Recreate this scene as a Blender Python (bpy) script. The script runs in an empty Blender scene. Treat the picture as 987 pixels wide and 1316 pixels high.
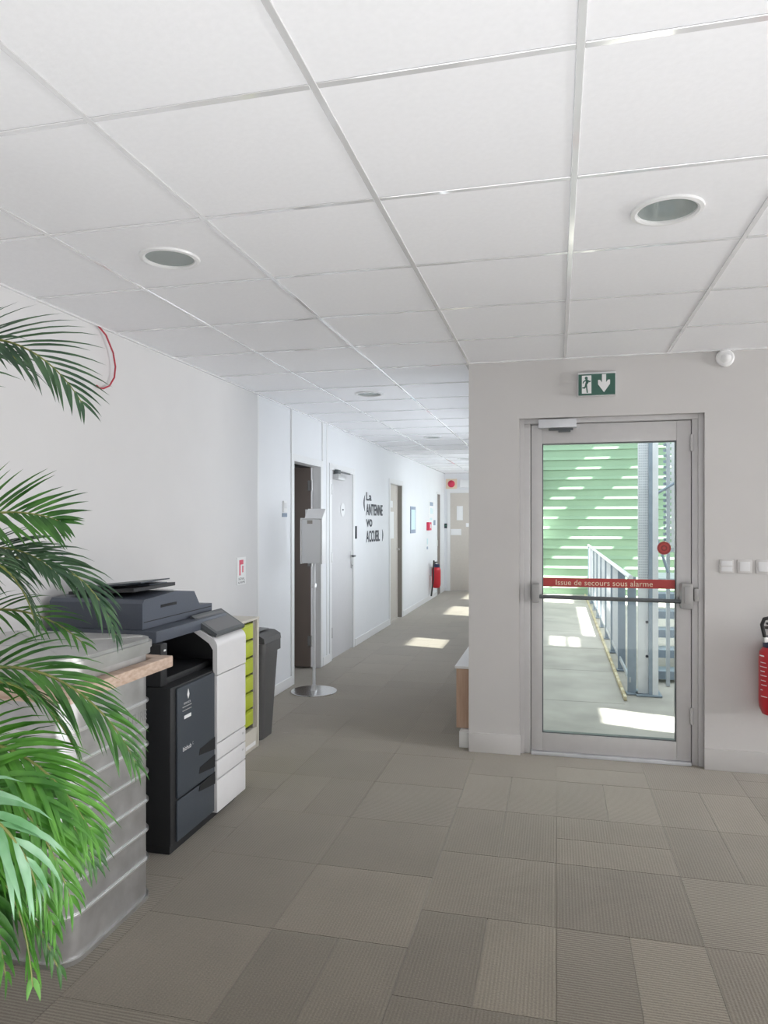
import bpy, bmesh, math, random
from math import sin, cos, pi, radians, atan2, sqrt
from mathutils import Vector, Matrix
random.seed(7)
C = bpy.context.scene.collection
SC = bpy.context.scene

# ---------------------------------------------------------------- camera, world, sun, daylight
H = 1.476                      # eye height; +Y runs down the corridor, +X to the right, Z up
YAW = 0.2382
cam_d = bpy.data.cameras.new('camera'); cam = bpy.data.objects.new('camera', cam_d); C.objects.link(cam)
cam.location = (0, 0, H); cam.rotation_euler = (pi/2, 0, YAW)
cam_d.sensor_fit = 'HORIZONTAL'; cam_d.sensor_width = 36.0
cam_d.lens = 913.9/987*36.0
cam_d.shift_y = 12.0/987
cam_d.clip_start = 0.02
SC.camera = cam
SC.view_settings.view_transform = 'Standard'; SC.view_settings.look = 'None'
SC.view_settings.gamma = 1.0; SC.view_settings.exposure = 0.0
SC.view_settings.use_curve_mapping = False
w = bpy.data.worlds.new('sky'); SC.world = w; w.use_nodes = True
bg = w.node_tree.nodes['Background']; bg.inputs[0].default_value = (0.88, 0.94, 1.0, 1); bg.inputs[1].default_value = 3.0
SC.cycles.max_bounces = 10; SC.cycles.diffuse_bounces = 6; SC.cycles.transparent_max_bounces = 12
SC.cycles.sample_clamp_indirect = 6.0
AZ = -0.24
SUN = Vector((1.0, AZ, 1.19)).normalized()
sd = bpy.data.lights.new('sun', 'SUN'); sd.energy = 30.0; sd.angle = radians(0.35); sd.color = (1.0, 0.97, 0.92)
so = bpy.data.objects.new('sun', sd); C.objects.link(so)
so.rotation_euler = (-SUN).to_track_quat('-Z', 'Y').to_euler()
def area(name, loc, direction, sx, sy, power, col):
    d = bpy.data.lights.new(name, 'AREA'); d.shape = 'RECTANGLE'; d.size = sx; d.size_y = sy; d.energy = power; d.color = col
    o = bpy.data.objects.new(name, d); C.objects.link(o); o.location = loc
    o.rotation_euler = Vector(direction).to_track_quat('-Z', 'Y').to_euler()
    return o
# area lamps for daylight from the right side and corridor windows, plus added fill
area('daylight_right_window', (8.30, 2.7, 1.25), (-1, 0, 1.5), 3.4, 1.9, 720, (0.98, 0.99, 1.0))
area('rear_uplight_fill', (1.0, 0.0, 0.20), (0, 0.10, 1), 4.2, 2.3, 92, (0.98, 0.99, 1.0))  # added upward fill just above the floor, brightens the ceiling
for yc, ln in ((7.6, 2.2), (11.5, 2.2), (13.9, 1.5)):
    area('corridor_daylight_fill', (-0.60, yc, 1.45), (-1, 0, 0.0), ln, 1.1, 20*ln/2, (0.88, 0.94, 1.0))
area('corridor_daylight_fill', (-0.60, 5.7, 1.45), (-1, 0, 0.55), 1.2, 1.1, 14, (0.88, 0.94, 1.0))  # added fill with no window behind it, lifts the ceiling at the corridor mouth

# ---------------------------------------------------------------- materials
def principled(name, col, rough=0.5, metal=0.0, spec=0.5):
    m = bpy.data.materials.new(name); m.use_nodes = True
    b = m.node_tree.nodes['Principled BSDF']
    b.inputs['Base Color'].default_value = (*col, 1); b.inputs['Roughness'].default_value = rough
    b.inputs['Metallic'].default_value = metal; b.inputs['Specular IOR Level'].default_value = spec
    return m, m.node_tree, b
def mat(name, col, rough=0.5, metal=0.0, noise=0.0, scale=20.0, bump=0.0, spec=0.5, col2=None, stretch=None):
    """plain principled with a little procedural grain in colour and relief"""
    m, nt, b = principled(name, col, rough, metal, spec)
    if noise or bump or col2:
        N, L = nt.nodes, nt.links
        tc = N.new('ShaderNodeTexCoord'); mp = N.new('ShaderNodeMapping')
        if stretch: mp.inputs['Scale'].default_value = stretch
        L.new(tc.outputs['Object'], mp.inputs['Vector'])
        nz = N.new('ShaderNodeTexNoise'); nz.inputs['Scale'].default_value = scale; nz.inputs['Detail'].default_value = 4
        L.new(mp.outputs[0], nz.inputs['Vector'])
        if noise or col2:
            r = N.new('ShaderNodeValToRGB')
            a = col if col2 else tuple(max(0, c*(1-noise)) for c in col)
            z = col2 if col2 else tuple(min(1, c*(1+noise)) for c in col)
            r.color_ramp.elements[0].color = (*a, 1); r.color_ramp.elements[1].color = (*z, 1)
            r.color_ramp.elements[0].position = 0.3; r.color_ramp.elements[1].position = 0.7
            L.new(nz.outputs[0], r.inputs[0]); L.new(r.outputs[0], b.inputs['Base Color'])
        if bump:
            bp = N.new('ShaderNodeBump'); bp.inputs['Strength'].default_value = bump; bp.inputs['Distance'].default_value = 0.01
            L.new(nz.outputs[0], bp.inputs['Height']); L.new(bp.outputs[0], b.inputs['Normal'])
    return m
def carpet_material():
    m, nt, b = principled('carpet', (0.2, 0.18, 0.15), 0.95, 0, 0.15)
    b.inputs['Sheen Weight'].default_value = 0.75; b.inputs['Sheen Roughness'].default_value = 0.45
    b.inputs['Sheen Tint'].default_value = (1, 0.95, 0.88, 1)
    N, L = nt.nodes, nt.links
    tc = N.new('ShaderNodeTexCoord'); oi = N.new('ShaderNodeObjectInfo')
    wv = N.new('ShaderNodeTexWave'); wv.inputs['Scale'].default_value = 26; wv.inputs['Distortion'].default_value = 1.2
    wv.inputs['Detail Scale'].default_value = 6.0; wv.inputs['Detail'].default_value = 1
    L.new(tc.outputs['Object'], wv.inputs['Vector'])
    nz = N.new('ShaderNodeTexNoise'); nz.inputs['Scale'].default_value = 150; nz.inputs['Detail'].default_value = 2
    L.new(tc.outputs['Object'], nz.inputs['Vector'])
    n2 = N.new('ShaderNodeTexNoise'); n2.inputs['Scale'].default_value = 3.0
    gm = N.new('ShaderNodeNewGeometry'); L.new(gm.outputs['Position'], n2.inputs['Vector'])
    def math_(op, a, b_):
        x = N.new('ShaderNodeMath'); x.operation = op
        for i, v in enumerate((a, b_)):
            if isinstance(v, (int, float)): x.inputs[i].default_value = v
            else: L.new(v, x.inputs[i])
        return x.outputs[0]
    g = math_('ADD', math_('MULTIPLY', wv.outputs['Fac'], 0.13), math_('MULTIPLY', nz.outputs[0], 0.75))
    g = math_('ADD', g, math_('MULTIPLY', n2.outputs[0], 0.35))
    g = math_('ADD', g, 0.40)                                   # about 1 on average
    vm = N.new('ShaderNodeVectorMath'); vm.operation = 'SCALE'
    L.new(oi.outputs['Color'], vm.inputs[0]); L.new(g, vm.inputs['Scale'])
    L.new(vm.outputs[0], b.inputs['Base Color'])
    bp = N.new('ShaderNodeBump'); bp.inputs['Strength'].default_value = 0.16; bp.inputs['Distance'].default_value = 0.004
    h = math_('ADD', wv.outputs['Fac'], math_('MULTIPLY', nz.outputs[0], 0.8))
    L.new(h, bp.inputs['Height']); L.new(bp.outputs[0], b.inputs['Normal'])
    return m
def glass_material(name, tint=(0.93, 0.97, 0.95), gloss=0.5, milk=None):
    m = bpy.data.materials.new(name); m.use_nodes = True; nt = m.node_tree; nt.nodes.clear()
    N, L = nt.nodes, nt.links
    out = N.new('ShaderNodeOutputMaterial'); mx = N.new('ShaderNodeMixShader')
    tr = N.new('ShaderNodeBsdfTransparent'); tr.inputs[0].default_value = (*tint, 1)
    gl = N.new('ShaderNodeBsdfGlossy'); gl.inputs['Roughness'].default_value = 0.02
    fr = N.new('ShaderNodeFresnel'); fr.inputs[0].default_value = 1.45
    mu = N.new('ShaderNodeMath'); mu.operation = 'MULTIPLY'; mu.inputs[1].default_value = gloss
    L.new(fr.outputs[0], mu.inputs[0]); L.new(mu.outputs[0], mx.inputs[0])
    body = tr.outputs[0]
    if milk:
        df = N.new('ShaderNodeBsdfDiffuse'); df.inputs[0].default_value = (*milk, 1)
        m2 = N.new('ShaderNodeMixShader'); m2.inputs[0].default_value = 0.5
        L.new(tr.outputs[0], m2.inputs[1]); L.new(df.outputs[0], m2.inputs[2]); body = m2.outputs[0]
    L.new(body, mx.inputs[1]); L.new(gl.outputs[0], mx.inputs[2]); L.new(mx.outputs[0], out.inputs[0])
    return m
def leaf_material(name, a, b_):
    m, nt, b = principled(name, a, 0.42, 0, 0.5)
    N, L = nt.nodes, nt.links
    gm = N.new('ShaderNodeNewGeometry'); nz = N.new('ShaderNodeTexNoise'); nz.inputs['Scale'].default_value = 14
    L.new(gm.outputs['Position'], nz.inputs['Vector'])
    r = N.new('ShaderNodeValToRGB'); r.color_ramp.elements[0].position = .35; r.color_ramp.elements[1].position = .65
    r.color_ramp.elements[0].color = (*a, 1); r.color_ramp.elements[1].color = (*b_, 1)
    L.new(nz.outputs[0], r.inputs[0]); L.new(r.outputs[0], b.inputs['Base Color'])
    tl = N.new('ShaderNodeBsdfTranslucent'); L.new(r.outputs[0], tl.inputs[0])
    mx = N.new('ShaderNodeMixShader'); mx.inputs[0].default_value = 0.25
    out = N['Material Output']
    L.new(b.outputs[0], mx.inputs[1]); L.new(tl.outputs[0], mx.inputs[2]); L.new(mx.outputs[0], out.inputs[0])
    return m
M = dict(
    wall=mat('white_wall_paint', (0.68, 0.675, 0.675), 0.7, noise=0.015, scale=3, bump=0.02),
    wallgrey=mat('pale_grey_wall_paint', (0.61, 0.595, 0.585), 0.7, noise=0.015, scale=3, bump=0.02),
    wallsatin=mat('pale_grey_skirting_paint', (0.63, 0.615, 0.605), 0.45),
    partition=mat('white_partition', (0.82, 0.83, 0.85), 0.55, noise=0.01, scale=3),
    trim=mat('white_gloss_trim', (0.82, 0.82, 0.82), 0.35),
    tile=mat('ceiling_tile_mineral', (0.90, 0.90, 0.92), 0.9, noise=0.015, scale=60, bump=0.05),
    tbar=mat('ceiling_grid_metal', (0.86, 0.86, 0.87), 0.08, metal=0.28, spec=1.0),
    void=mat('ceiling_void', (0.45, 0.45, 0.45), 0.9),
    carpet=carpet_material(),
    frame=mat('door_aluminium', (0.56, 0.55, 0.55), 0.42, metal=0.15, noise=0.02),
    alu=mat('brushed_aluminium', (0.62, 0.62, 0.62), 0.35, metal=0.8),
    bracket=mat('grey_cast_bracket', (0.36, 0.355, 0.35), 0.45, metal=0.2),
    chrome=mat('steel_polished', (0.7, 0.7, 0.7), 0.25, metal=1.0),
    darkbar=mat('dark_grey_bar', (0.10, 0.11, 0.115), 0.4),
    black=mat('black_plastic', (0.018, 0.019, 0.021), 0.5, noise=0.1, scale=200, bump=0.03),
    navy=mat('charcoal_blue_plastic', (0.045, 0.056, 0.070), 0.42, noise=0.06, scale=150, bump=0.02),
    navy2=mat('slate_plastic', (0.075, 0.088, 0.115), 0.45, noise=0.05, scale=150, bump=0.02),
    groove=mat('dark_recess', (0.008, 0.009, 0.011), 0.6),
    offwhite=mat('copier_white', (0.74, 0.74, 0.75), 0.4, noise=0.01),
    screen=mat('dull_display', (0.17, 0.17, 0.175), 0.4),
    zinc=mat('galvanised_zinc', (0.46, 0.46, 0.46), 0.38, metal=0.85, col2=(0.66, 0.66, 0.67), scale=9, bump=0.03),
    zinclid=mat('galvanised_zinc_lid', (0.42, 0.42, 0.41), 0.36, metal=0.8, col2=(0.56, 0.56, 0.55), scale=6, bump=0.03),
    zincrib=mat('zinc_rib_edge', (0.78, 0.78, 0.78), 0.30, metal=0.85),
    zincmark=mat('embossed_zinc', (0.38, 0.38, 0.38), 0.5, metal=0.5),
    wood=mat('pale_wood', (0.44, 0.31, 0.23), 0.6, col2=(0.62, 0.49, 0.40), scale=6, stretch=(1, 6, 14), bump=0.05),
    beech=mat('beech_veneer', (0.47, 0.31, 0.22), 0.55, col2=(0.56, 0.39, 0.29), scale=5, stretch=(12, 12, 1)),
    lime=mat('lime_plastic', (0.44, 0.52, 0.03), 0.45, col2=(0.56, 0.64, 0.06), scale=8),
    beige=mat('beige_metal', (0.60, 0.57, 0.50), 0.5, noise=0.02),
    beigedark=mat('taupe_metal', (0.30, 0.28, 0.25), 0.5),
    bin=mat('grey_bin_plastic', (0.085, 0.085, 0.085), 0.5, noise=0.05, scale=60, bump=0.03),
    bag=mat('black_bin_liner', (0.03, 0.03, 0.032), 0.3),
    doorgrey=mat('door_pale_grey', (0.66, 0.65, 0.66), 0.5, noise=0.01),
    doorbrown=mat('door_taupe_laminate', (0.215, 0.175, 0.155), 0.5, noise=0.03, scale=4),
    doorbeige=mat('door_beige_laminate', (0.60, 0.555, 0.50), 0.5, noise=0.02),
    dark=mat('dark_gap', (0.02, 0.02, 0.022), 0.8),
    red=mat('fire_red', (0.55, 0.02, 0.03), 0.3),
    pinkred=mat('signal_red', (0.68, 0.04, 0.10), 0.45),
    banner=mat('banner_red', (0.46, 0.05, 0.045), 0.5),
    ink=mat('black_lettering', (0.025, 0.03, 0.045), 0.6),
    paper=mat('white_paper', (0.84, 0.84, 0.84), 0.7),
    stickerdark=mat('sticker_dark_red', (0.22, 0.03, 0.03), 0.5),
    cream=mat('cream_lettering', (0.80, 0.66, 0.50), 0.6),
    bluegrey=mat('blue_grey_print', (0.30, 0.36, 0.46), 0.6),
    aqua=mat('pale_aqua_print', (0.62, 0.78, 0.80), 0.6),
    greensign=mat('exit_green', (0.045, 0.13, 0.10), 0.45),
    collar=mat('navy_collar', (0.035, 0.04, 0.09), 0.4),
    rubber=mat('black_rubber', (0.012, 0.012, 0.012), 0.45),
    wire=mat('red_wire_sheath', (0.42, 0.03, 0.05), 0.5),
    acrylic=mat('frosted_acrylic', (0.70, 0.71, 0.72), 0.25),
    lampglass=glass_material('downlight_glass', (0.96, 0.98, 0.97), 0.8, milk=(0.56, 0.62, 0.60)),
    reflector=mat('downlight_reflector', (0.84, 0.87, 0.86), 0.4),
    tube=mat('fluorescent_tube', (0.85, 0.90, 0.88), 0.4),
    glass=glass_material('door_glass', (0.95, 0.98, 0.965), 0.45),
    concrete=mat('walkway_concrete', (0.29, 0.275, 0.25), 0.85, col2=(0.41, 0.39, 0.355), scale=2.2, bump=0.15),
    rust=mat('weathered_edge', (0.30, 0.22, 0.10), 0.8, col2=(0.62, 0.56, 0.40), scale=16),
    green=mat('green_cladding', (0.215, 0.33, 0.22), 0.5, noise=0.04, scale=2),
    galv=mat('galvanised_steel', (0.42, 0.45, 0.49), 0.45, metal=0.4, noise=0.12, scale=10),
    galvpale=mat('pale_galvanised_steel', (0.66, 0.67, 0.70), 0.5, metal=0.3, noise=0.06, scale=10),
    steelblue=mat('blue_grey_steel', (0.25, 0.30, 0.36), 0.5, metal=0.3, noise=0.08),
    stem=mat('palm_stem', (0.20, 0.22, 0.06), 0.5, noise=0.2, scale=20),
    pot=mat('grey_pot', (0.30, 0.30, 0.30), 0.7, noise=0.05),
    soil=mat('potting_soil', (0.05, 0.035, 0.025), 0.95, bump=0.4, scale=60),
    leaf_dark=leaf_material('palm_leaf_dark', (0.035, 0.085, 0.045), (0.075, 0.16, 0.07)),
    leaf_mid=leaf_material('palm_leaf_mid', (0.032, 0.115, 0.024), (0.085, 0.25, 0.04)),
    leaf_bright=leaf_material('palm_leaf_bright', (0.045, 0.185, 0.022), (0.135, 0.37, 0.05)),
    leaf_pale=leaf_material('palm_leaf_pale', (0.16, 0.40, 0.17), (0.38, 0.62, 0.42)),
)

# ---------------------------------------------------------------- mesh helpers (everything in world metres)
class MB:
    def __init__(s): s.v = []; s.f = []
    def add(s, vs, fs):
        n = len(s.v); s.v += [tuple(v) for v in vs]; s.f += [tuple(i+n for i in f) for f in fs]; return s
    def box(s, x0, x1, y0, y1, z0, z1, bev=0.0, seg=2):
        if x0 > x1: x0, x1 = x1, x0
        if y0 > y1: y0, y1 = y1, y0
        if z0 > z1: z0, z1 = z1, z0
        if bev <= 0:
            vs = [(x, y, z) for z in (z0, z1) for y in (y0, y1) for x in (x0, x1)]
            return s.add(vs, [(0, 2, 3, 1), (4, 5, 7, 6), (0, 1, 5, 4), (2, 6, 7, 3), (0, 4, 6, 2), (1, 3, 7, 5)])
        bm = bmesh.new(); bmesh.ops.create_cube(bm, size=1)
        for v in bm.verts:
            v.co = Vector(((x0+x1)/2+v.co.x*(x1-x0), (y0+y1)/2+v.co.y*(y1-y0), (z0+z1)/2+v.co.z*(z1-z0)))
        bmesh.ops.bevel(bm, geom=list(bm.edges), offset=bev, segments=seg, affect='EDGES', profile=0.6, clamp_overlap=True)
        return s.bm(bm)
    def bm(s, bm):
        bm.verts.index_update()
        s.add([v.co[:] for v in bm.verts], [[v.index for v in f.verts] for f in bm.faces]); bm.free(); return s
    def prism(s, poly, axis, a, b):
        """poly: 2D points; axis x: (y,z), y: (x,z), z: (x,y); extruded from a to b"""
        def P(p, t): return {'x': (t, p[0], p[1]), 'y': (p[0], t, p[1]), 'z': (p[0], p[1], t)}[axis]
        n = len(poly); ar = sum(poly[i][0]*poly[(i+1) % n][1]-poly[(i+1) % n][0]*poly[i][1] for i in range(n))
        if (ar < 0) != (axis == 'y'): poly = poly[::-1]
        if a > b: a, b = b, a
        vs = [P(p, a) for p in poly]+[P(p, b) for p in poly]
        fs = [tuple(range(n))[::-1], tuple(range(n, 2*n))]+[(i, (i+1) % n, n+(i+1) % n, n+i) for i in range(n)]
        return s.add(vs, fs)
    def tube(s, pts, r, n=8, cap=True):
        pts = [Vector(p) for p in pts]; k = len(pts)
        rr = r if isinstance(r, (list, tuple)) else [r]*k
        vs = []; fs = []; up = None
        for i, p in enumerate(pts):
            t = (pts[min(i+1, k-1)]-pts[max(i-1, 0)]).normalized()
            if up is None:
                up = Vector((0, 0, 1)) if abs(t.z) < .9 else Vector((1, 0, 0))
            a = t.cross(up).normalized(); b = a.cross(t).normalized(); up = b
            for j in range(n):
                q = 2*pi*j/n; vs.append(p+a*(cos(q)*rr[i])+b*(sin(q)*rr[i]))
        for i in range(k-1):
            for j in range(n):
                fs.append((i*n+j, i*n+(j+1) % n, (i+1)*n+(j+1) % n, (i+1)*n+j))
        if cap: fs += [tuple(range(n))[::-1], tuple(range((k-1)*n, k*n))]
        return s.add(vs, fs)
    def lathe(s, prof, c, n=24, axis='z', close=False):
        """prof: (radius, height) pairs about an axis through c"""
        vs = []; fs = []; k = len(prof)
        for (r, h) in prof:
            for j in range(n):
                q = 2*pi*j/n; a, b = r*cos(q), r*sin(q)
                vs.append({'z': (c[0]+a, c[1]+b, c[2]+h), 'y': (c[0]+a, c[1]+h, c[2]-b), 'x': (c[0]+h, c[1]+a, c[2]+b)}[axis])
        for i in range(k-1):
            for j in range(n): fs.append((i*n+j, i*n+(j+1) % n, (i+1)*n+(j+1) % n, (i+1)*n+j))
        if not close: fs += [tuple(range(n))[::-1], tuple(range((k-1)*n, k*n))]
        return s.add(vs, fs)
    def build(s, name, m, parent=None, smooth=35, origin=None):
        me = bpy.data.meshes.new(name)
        o0 = Vector(origin) if origin else (wloc(parent) if parent else Vector((0, 0, 0)))
        me.from_pydata([tuple(Vector(v)-o0) for v in s.v], [], s.f)
        me.materials.append(m); me.update()
        if smooth:
            for p in me.polygons: p.use_smooth = True
            me.set_sharp_from_angle(angle=radians(smooth))
        o = bpy.data.objects.new(name, me); C.objects.link(o)
        if parent:
            o.parent = parent; o.location = o0-wloc(parent)
        else: o.location = o0
        return o
def wloc(o):
    v = Vector((0, 0, 0))
    while o: v = v+o.location; o = o.parent
    return v
def B(name, m, parent, *a, bev=0.0, seg=2): return MB().box(*a, bev=bev, seg=seg).build(name, m, parent)
def tag(o, label=None, cat=None, group=None, kind=None):
    if label: o['label'] = label
    if cat: o['category'] = cat
    if group: o['group'] = group
    if kind: o['kind'] = kind
    return o
def thing(name, loc, label, cat, group=None):
    o = bpy.data.objects.new(name, None); C.objects.link(o); o.location = loc; o.empty_display_size = 0.1
    return tag(o, label, cat, group)
def struct(o, label=None): return tag(o, label, None, None, 'structure')
def sroot(name, loc=(0, 0, 0)):
    o = bpy.data.objects.new(name, None); C.objects.link(o); o.location = loc; return struct(o)
def inst(src, name, parent, loc):
    """copy that shares mesh data; loc in world metres"""
    o = bpy.data.objects.new(name, src.data); C.objects.link(o); o.parent = parent
    o.location = Vector(loc)-wloc(parent); return o
FACE = {'-y': Matrix(((1, 0, 0), (0, 0, 1), (0, 1, 0))).to_4x4()}
def lettering(text, center, facing, height, m, parent, width=None, name='lettering', align='CENTER', shear=0.0, bold=0.0):
    """flat letters with a hair of thickness on a face; facing '-y' (reads along +X) or '+x' (reads along +Y)"""
    cu = bpy.data.curves.new(name, 'FONT'); cu.body = text; cu.size = 1.0; cu.align_x = align; cu.align_y = 'CENTER'
    cu.extrude = 0.0; cu.offset = bold; cu.shear = shear; cu.resolution_u = 3
    t = bpy.data.objects.new('tmp', cu); C.objects.link(t); bpy.context.view_layer.update()
    dg = bpy.context.evaluated_depsgraph_get(); me = bpy.data.meshes.new_from_object(t.evaluated_get(dg))
    bpy.data.objects.remove(t); bpy.data.curves.remove(cu)
    xs = [v.co.x for v in me.vertices]; ys = [v.co.y for v in me.vertices]
    cx, cy = (min(xs)+max(xs))/2, (min(ys)+max(ys))/2
    sy = height/(max(ys)-min(ys)); sx = (width/(max(xs)-min(xs))) if width else sy
    if align == 'LEFT': cx = min(xs)
    c = Vector(center)-wloc(parent)
    for v in me.vertices:
        a, b = (v.co.x-cx)*sx, (v.co.y-cy)*sy
        v.co = Vector((a, 0, b)) if facing == '-y' else (Vector((0, a, b)) if facing == '+x' else Vector((a, b, 0)))
    me.materials.append(m)
    o = bpy.data.objects.new(name, me); C.objects.link(o); o.parent = parent; o.location = c
    return o
def rrect(x0, x1, y0, y1, r, n=6):
    pts = []
    for cx, cy, a0 in ((x1-r, y1-r, 0), (x0+r, y1-r, 90), (x0+r, y0+r, 180), (x1-r, y0+r, 270)):
        for i in range(n+1):
            a = radians(a0+90*i/n); pts.append((cx+r*cos(a), cy+r*sin(a)))
    return pts

# ---------------------------------------------------------------- room shell
XL, XR, YB, YW, YE, ZC = -2.32, 8.40, -4.0, 4.571, 15.0, 2.488     # left wall, right wall, rear wall, exit-door wall, corridor end, ceiling
XC = -0.549                                                        # corridor's right wall (corner of the exit-door wall)
TOP = 2.72
floor = struct(MB().box(XL-1.5, XR, YB, YW+.10, -0.06, -0.006).box(XL-1.5, XC+.2, YW+.10, YE, -0.06, -0.006).build('floor', M['carpet']))
floor.color = (0.165, 0.1425, 0.111, 1)
# carpet tiles: half-metre squares in columns that are staggered, some cut in two
tile_src = {}
def carpet_tile(x0, x1, y0, y1, tone, turn):
    g = 0.0008; w_, d_ = x1-x0-2*g, y1-y0-2*g
    key = (round(w_, 3), round(d_, 3), turn)
    cx, cy = (x0+x1)/2, (y0+y1)/2
    if key not in tile_src:
        a, b = (d_, w_) if turn else (w_, d_)
        o = MB().box(-a/2, a/2, -b/2, b/2, -0.006, 0.0).build('carpet_tile', M['carpet'], None, smooth=0); o.parent = floor
        tile_src[key] = o
    else:
        o = bpy.data.objects.new('carpet_tile', tile_src[key].data); C.objects.link(o); o.parent = floor
    o.location = (cx, cy, 0)
    if turn: o.rotation_euler = (0, 0, pi/2)
    b = 0.140*tone
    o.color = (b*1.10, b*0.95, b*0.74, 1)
special = {(-1, 2.41): ('w', 1.30), (0, 2.16): None, (0.5, 3.66): None}
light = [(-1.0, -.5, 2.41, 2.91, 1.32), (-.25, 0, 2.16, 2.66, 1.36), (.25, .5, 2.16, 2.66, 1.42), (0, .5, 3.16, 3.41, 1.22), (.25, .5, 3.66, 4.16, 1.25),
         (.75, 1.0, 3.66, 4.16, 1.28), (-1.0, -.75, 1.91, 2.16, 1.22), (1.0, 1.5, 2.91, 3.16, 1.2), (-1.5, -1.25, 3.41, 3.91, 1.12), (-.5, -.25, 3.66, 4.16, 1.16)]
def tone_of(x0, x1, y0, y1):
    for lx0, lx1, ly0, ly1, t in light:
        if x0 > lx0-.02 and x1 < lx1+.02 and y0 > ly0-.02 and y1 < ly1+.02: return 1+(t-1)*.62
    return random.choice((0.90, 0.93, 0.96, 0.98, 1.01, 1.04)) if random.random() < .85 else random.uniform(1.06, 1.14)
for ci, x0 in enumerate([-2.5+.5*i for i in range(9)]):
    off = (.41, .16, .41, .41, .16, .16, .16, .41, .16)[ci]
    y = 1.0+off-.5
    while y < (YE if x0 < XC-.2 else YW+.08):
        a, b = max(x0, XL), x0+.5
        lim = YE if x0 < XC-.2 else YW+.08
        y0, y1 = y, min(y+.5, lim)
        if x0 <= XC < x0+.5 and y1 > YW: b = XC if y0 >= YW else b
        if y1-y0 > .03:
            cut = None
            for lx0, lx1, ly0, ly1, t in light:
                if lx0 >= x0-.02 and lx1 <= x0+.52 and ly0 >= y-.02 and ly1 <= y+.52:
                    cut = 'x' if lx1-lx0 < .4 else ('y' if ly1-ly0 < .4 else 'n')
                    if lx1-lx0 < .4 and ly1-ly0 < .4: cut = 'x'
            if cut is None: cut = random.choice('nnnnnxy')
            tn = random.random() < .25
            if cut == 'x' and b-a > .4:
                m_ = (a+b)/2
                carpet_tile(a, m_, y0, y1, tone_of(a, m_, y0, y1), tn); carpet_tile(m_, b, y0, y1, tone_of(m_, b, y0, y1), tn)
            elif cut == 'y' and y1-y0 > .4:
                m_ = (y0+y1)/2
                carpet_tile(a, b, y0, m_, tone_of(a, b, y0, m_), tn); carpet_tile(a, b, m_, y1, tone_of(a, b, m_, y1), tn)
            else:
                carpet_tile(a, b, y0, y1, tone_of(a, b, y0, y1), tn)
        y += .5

# ceiling: structural soffit, hung tiles and grid
ceiling = struct(MB().box(XL, XR, YB, YW, TOP, TOP+.08).box(XL, XC, YW, YE, TOP, TOP+.08).build('ceiling', M['void']))
GX0, GY0 = 0.050, 1.571
tz = ZC+0.004
B('plain_tile_field', M['tile'], ceiling, XL, XR, YB, GY0-1.2, tz, tz+.015)
B('plain_tile_field', M['tile'], ceiling, GX0+1.8, XR, GY0-1.2, YW, tz, tz+.015)
def holed(x0, x1, y0, y1, z0, z1, cx, cy, r, n=32):
    mb = MB(); vs = []
    for z in (z0, z1):
        for k in range(n):
            a = 2*pi*(k+.5)/n; vs.append((cx+r*cos(a), cy+r*sin(a), z))
        for k in range(n):
            a = 2*pi*(k+.5)/n; c_, s_ = cos(a), sin(a); t = 1/max(abs(c_), abs(s_))
            vs.append(((x0+x1)/2+c_*t*(x1-x0)/2, (y0+y1)/2+s_*t*(y1-y0)/2, z))
    fs = []
    for k in range(n):
        j = (k+1) % n
        fs += [(k, n+k, n+j, j)[::-1], (2*n+k, 2*n+j, 3*n+j, 3*n+k)[::-1], (k, j, 2*n+j, 2*n+k)]
    corners = []
    for q, (sx, sy) in enumerate(((1, 1), (-1, 1), (-1, -1), (1, -1))):
        k = n//8+q*n//4-1
        for base, z in ((n, z0), (3*n, z1)):
            vs.append((x1 if sx > 0 else x0, y1 if sy > 0 else y0, z)); i = len(vs)-1
            f = (base+k, i, base+(k+1) % n); fs.append(f[::-1] if base == n else f)
    return mb.add(vs, fs)
lamps = [(-3, 1), (0, 1), (-3, 6), (-3, 11), (-3, 16), (-3, 21)]
ts = None
for i in range(-4, 3):
    for k in range(-2, 23):
        x0, y0 = GX0+.6*i+.001, GY0+.6*k+.001
        x1, y1 = x0+.598, y0+.598
        if k >= 5 and i > -2: continue
        x0 = max(x0, XL)
        y1 = min(y1, YE)
        if (i, k) in lamps:
            cx, cy = GX0+.6*i+.3, GY0+.6*k+.3
            holed(x0, x1, y0, y1, tz, tz+.015, cx, cy, .093).build('ceiling_tile', M['tile'], ceiling, smooth=0)
        elif i > -4 and k < 22:
            if ts is None: ts = MB().box(-.299, .299, -.299, .299, 0, .015).build('ceiling_tile', M['tile'], ceiling, smooth=0); ts.location = ((x0+x1)/2, (y0+y1)/2, tz)
            else: inst(ts, 'ceiling_tile', ceiling, ((x0+x1)/2, (y0+y1)/2, tz))
        else: B('ceiling_tile', M['tile'], ceiling, x0, x1, y0, y1, tz, tz+.015)
hw = 0.0095
for i in range(-3, 4):
    ye = YW if i >= 0 else YE
    if i == -1: ye = YW
    B('grid_runner', M['tbar'], ceiling, GX0+.6*i-hw, GX0+.6*i+hw, GY0-1.2, ye, ZC, tz-.0005, bev=.0015, seg=1)
tee = None
for i in range(-4, 3):
    for k in range(-2, 23):
        if k >= 5 and i > -2: continue
        if k == 5 and i >= -1: continue
        x0, x1, y = GX0+.6*i+hw, GX0+.6*(i+1)-hw, GY0+.6*k
        if i == -4: B('cross_tee', M['tbar'], ceiling, XL, x1, y-hw, y+hw, ZC, tz-.0005); continue
        if tee is None: tee = MB().box(-.3+hw, .3-hw, -hw, hw, 0, tz-.0005-ZC, bev=.0012, seg=1).build('cross_tee', M['tbar'], ceiling); tee.location = ((x0+x1)/2, y, ZC)
        else: inst(tee, 'cross_tee', ceiling, ((x0+x1)/2, y, ZC))
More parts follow.
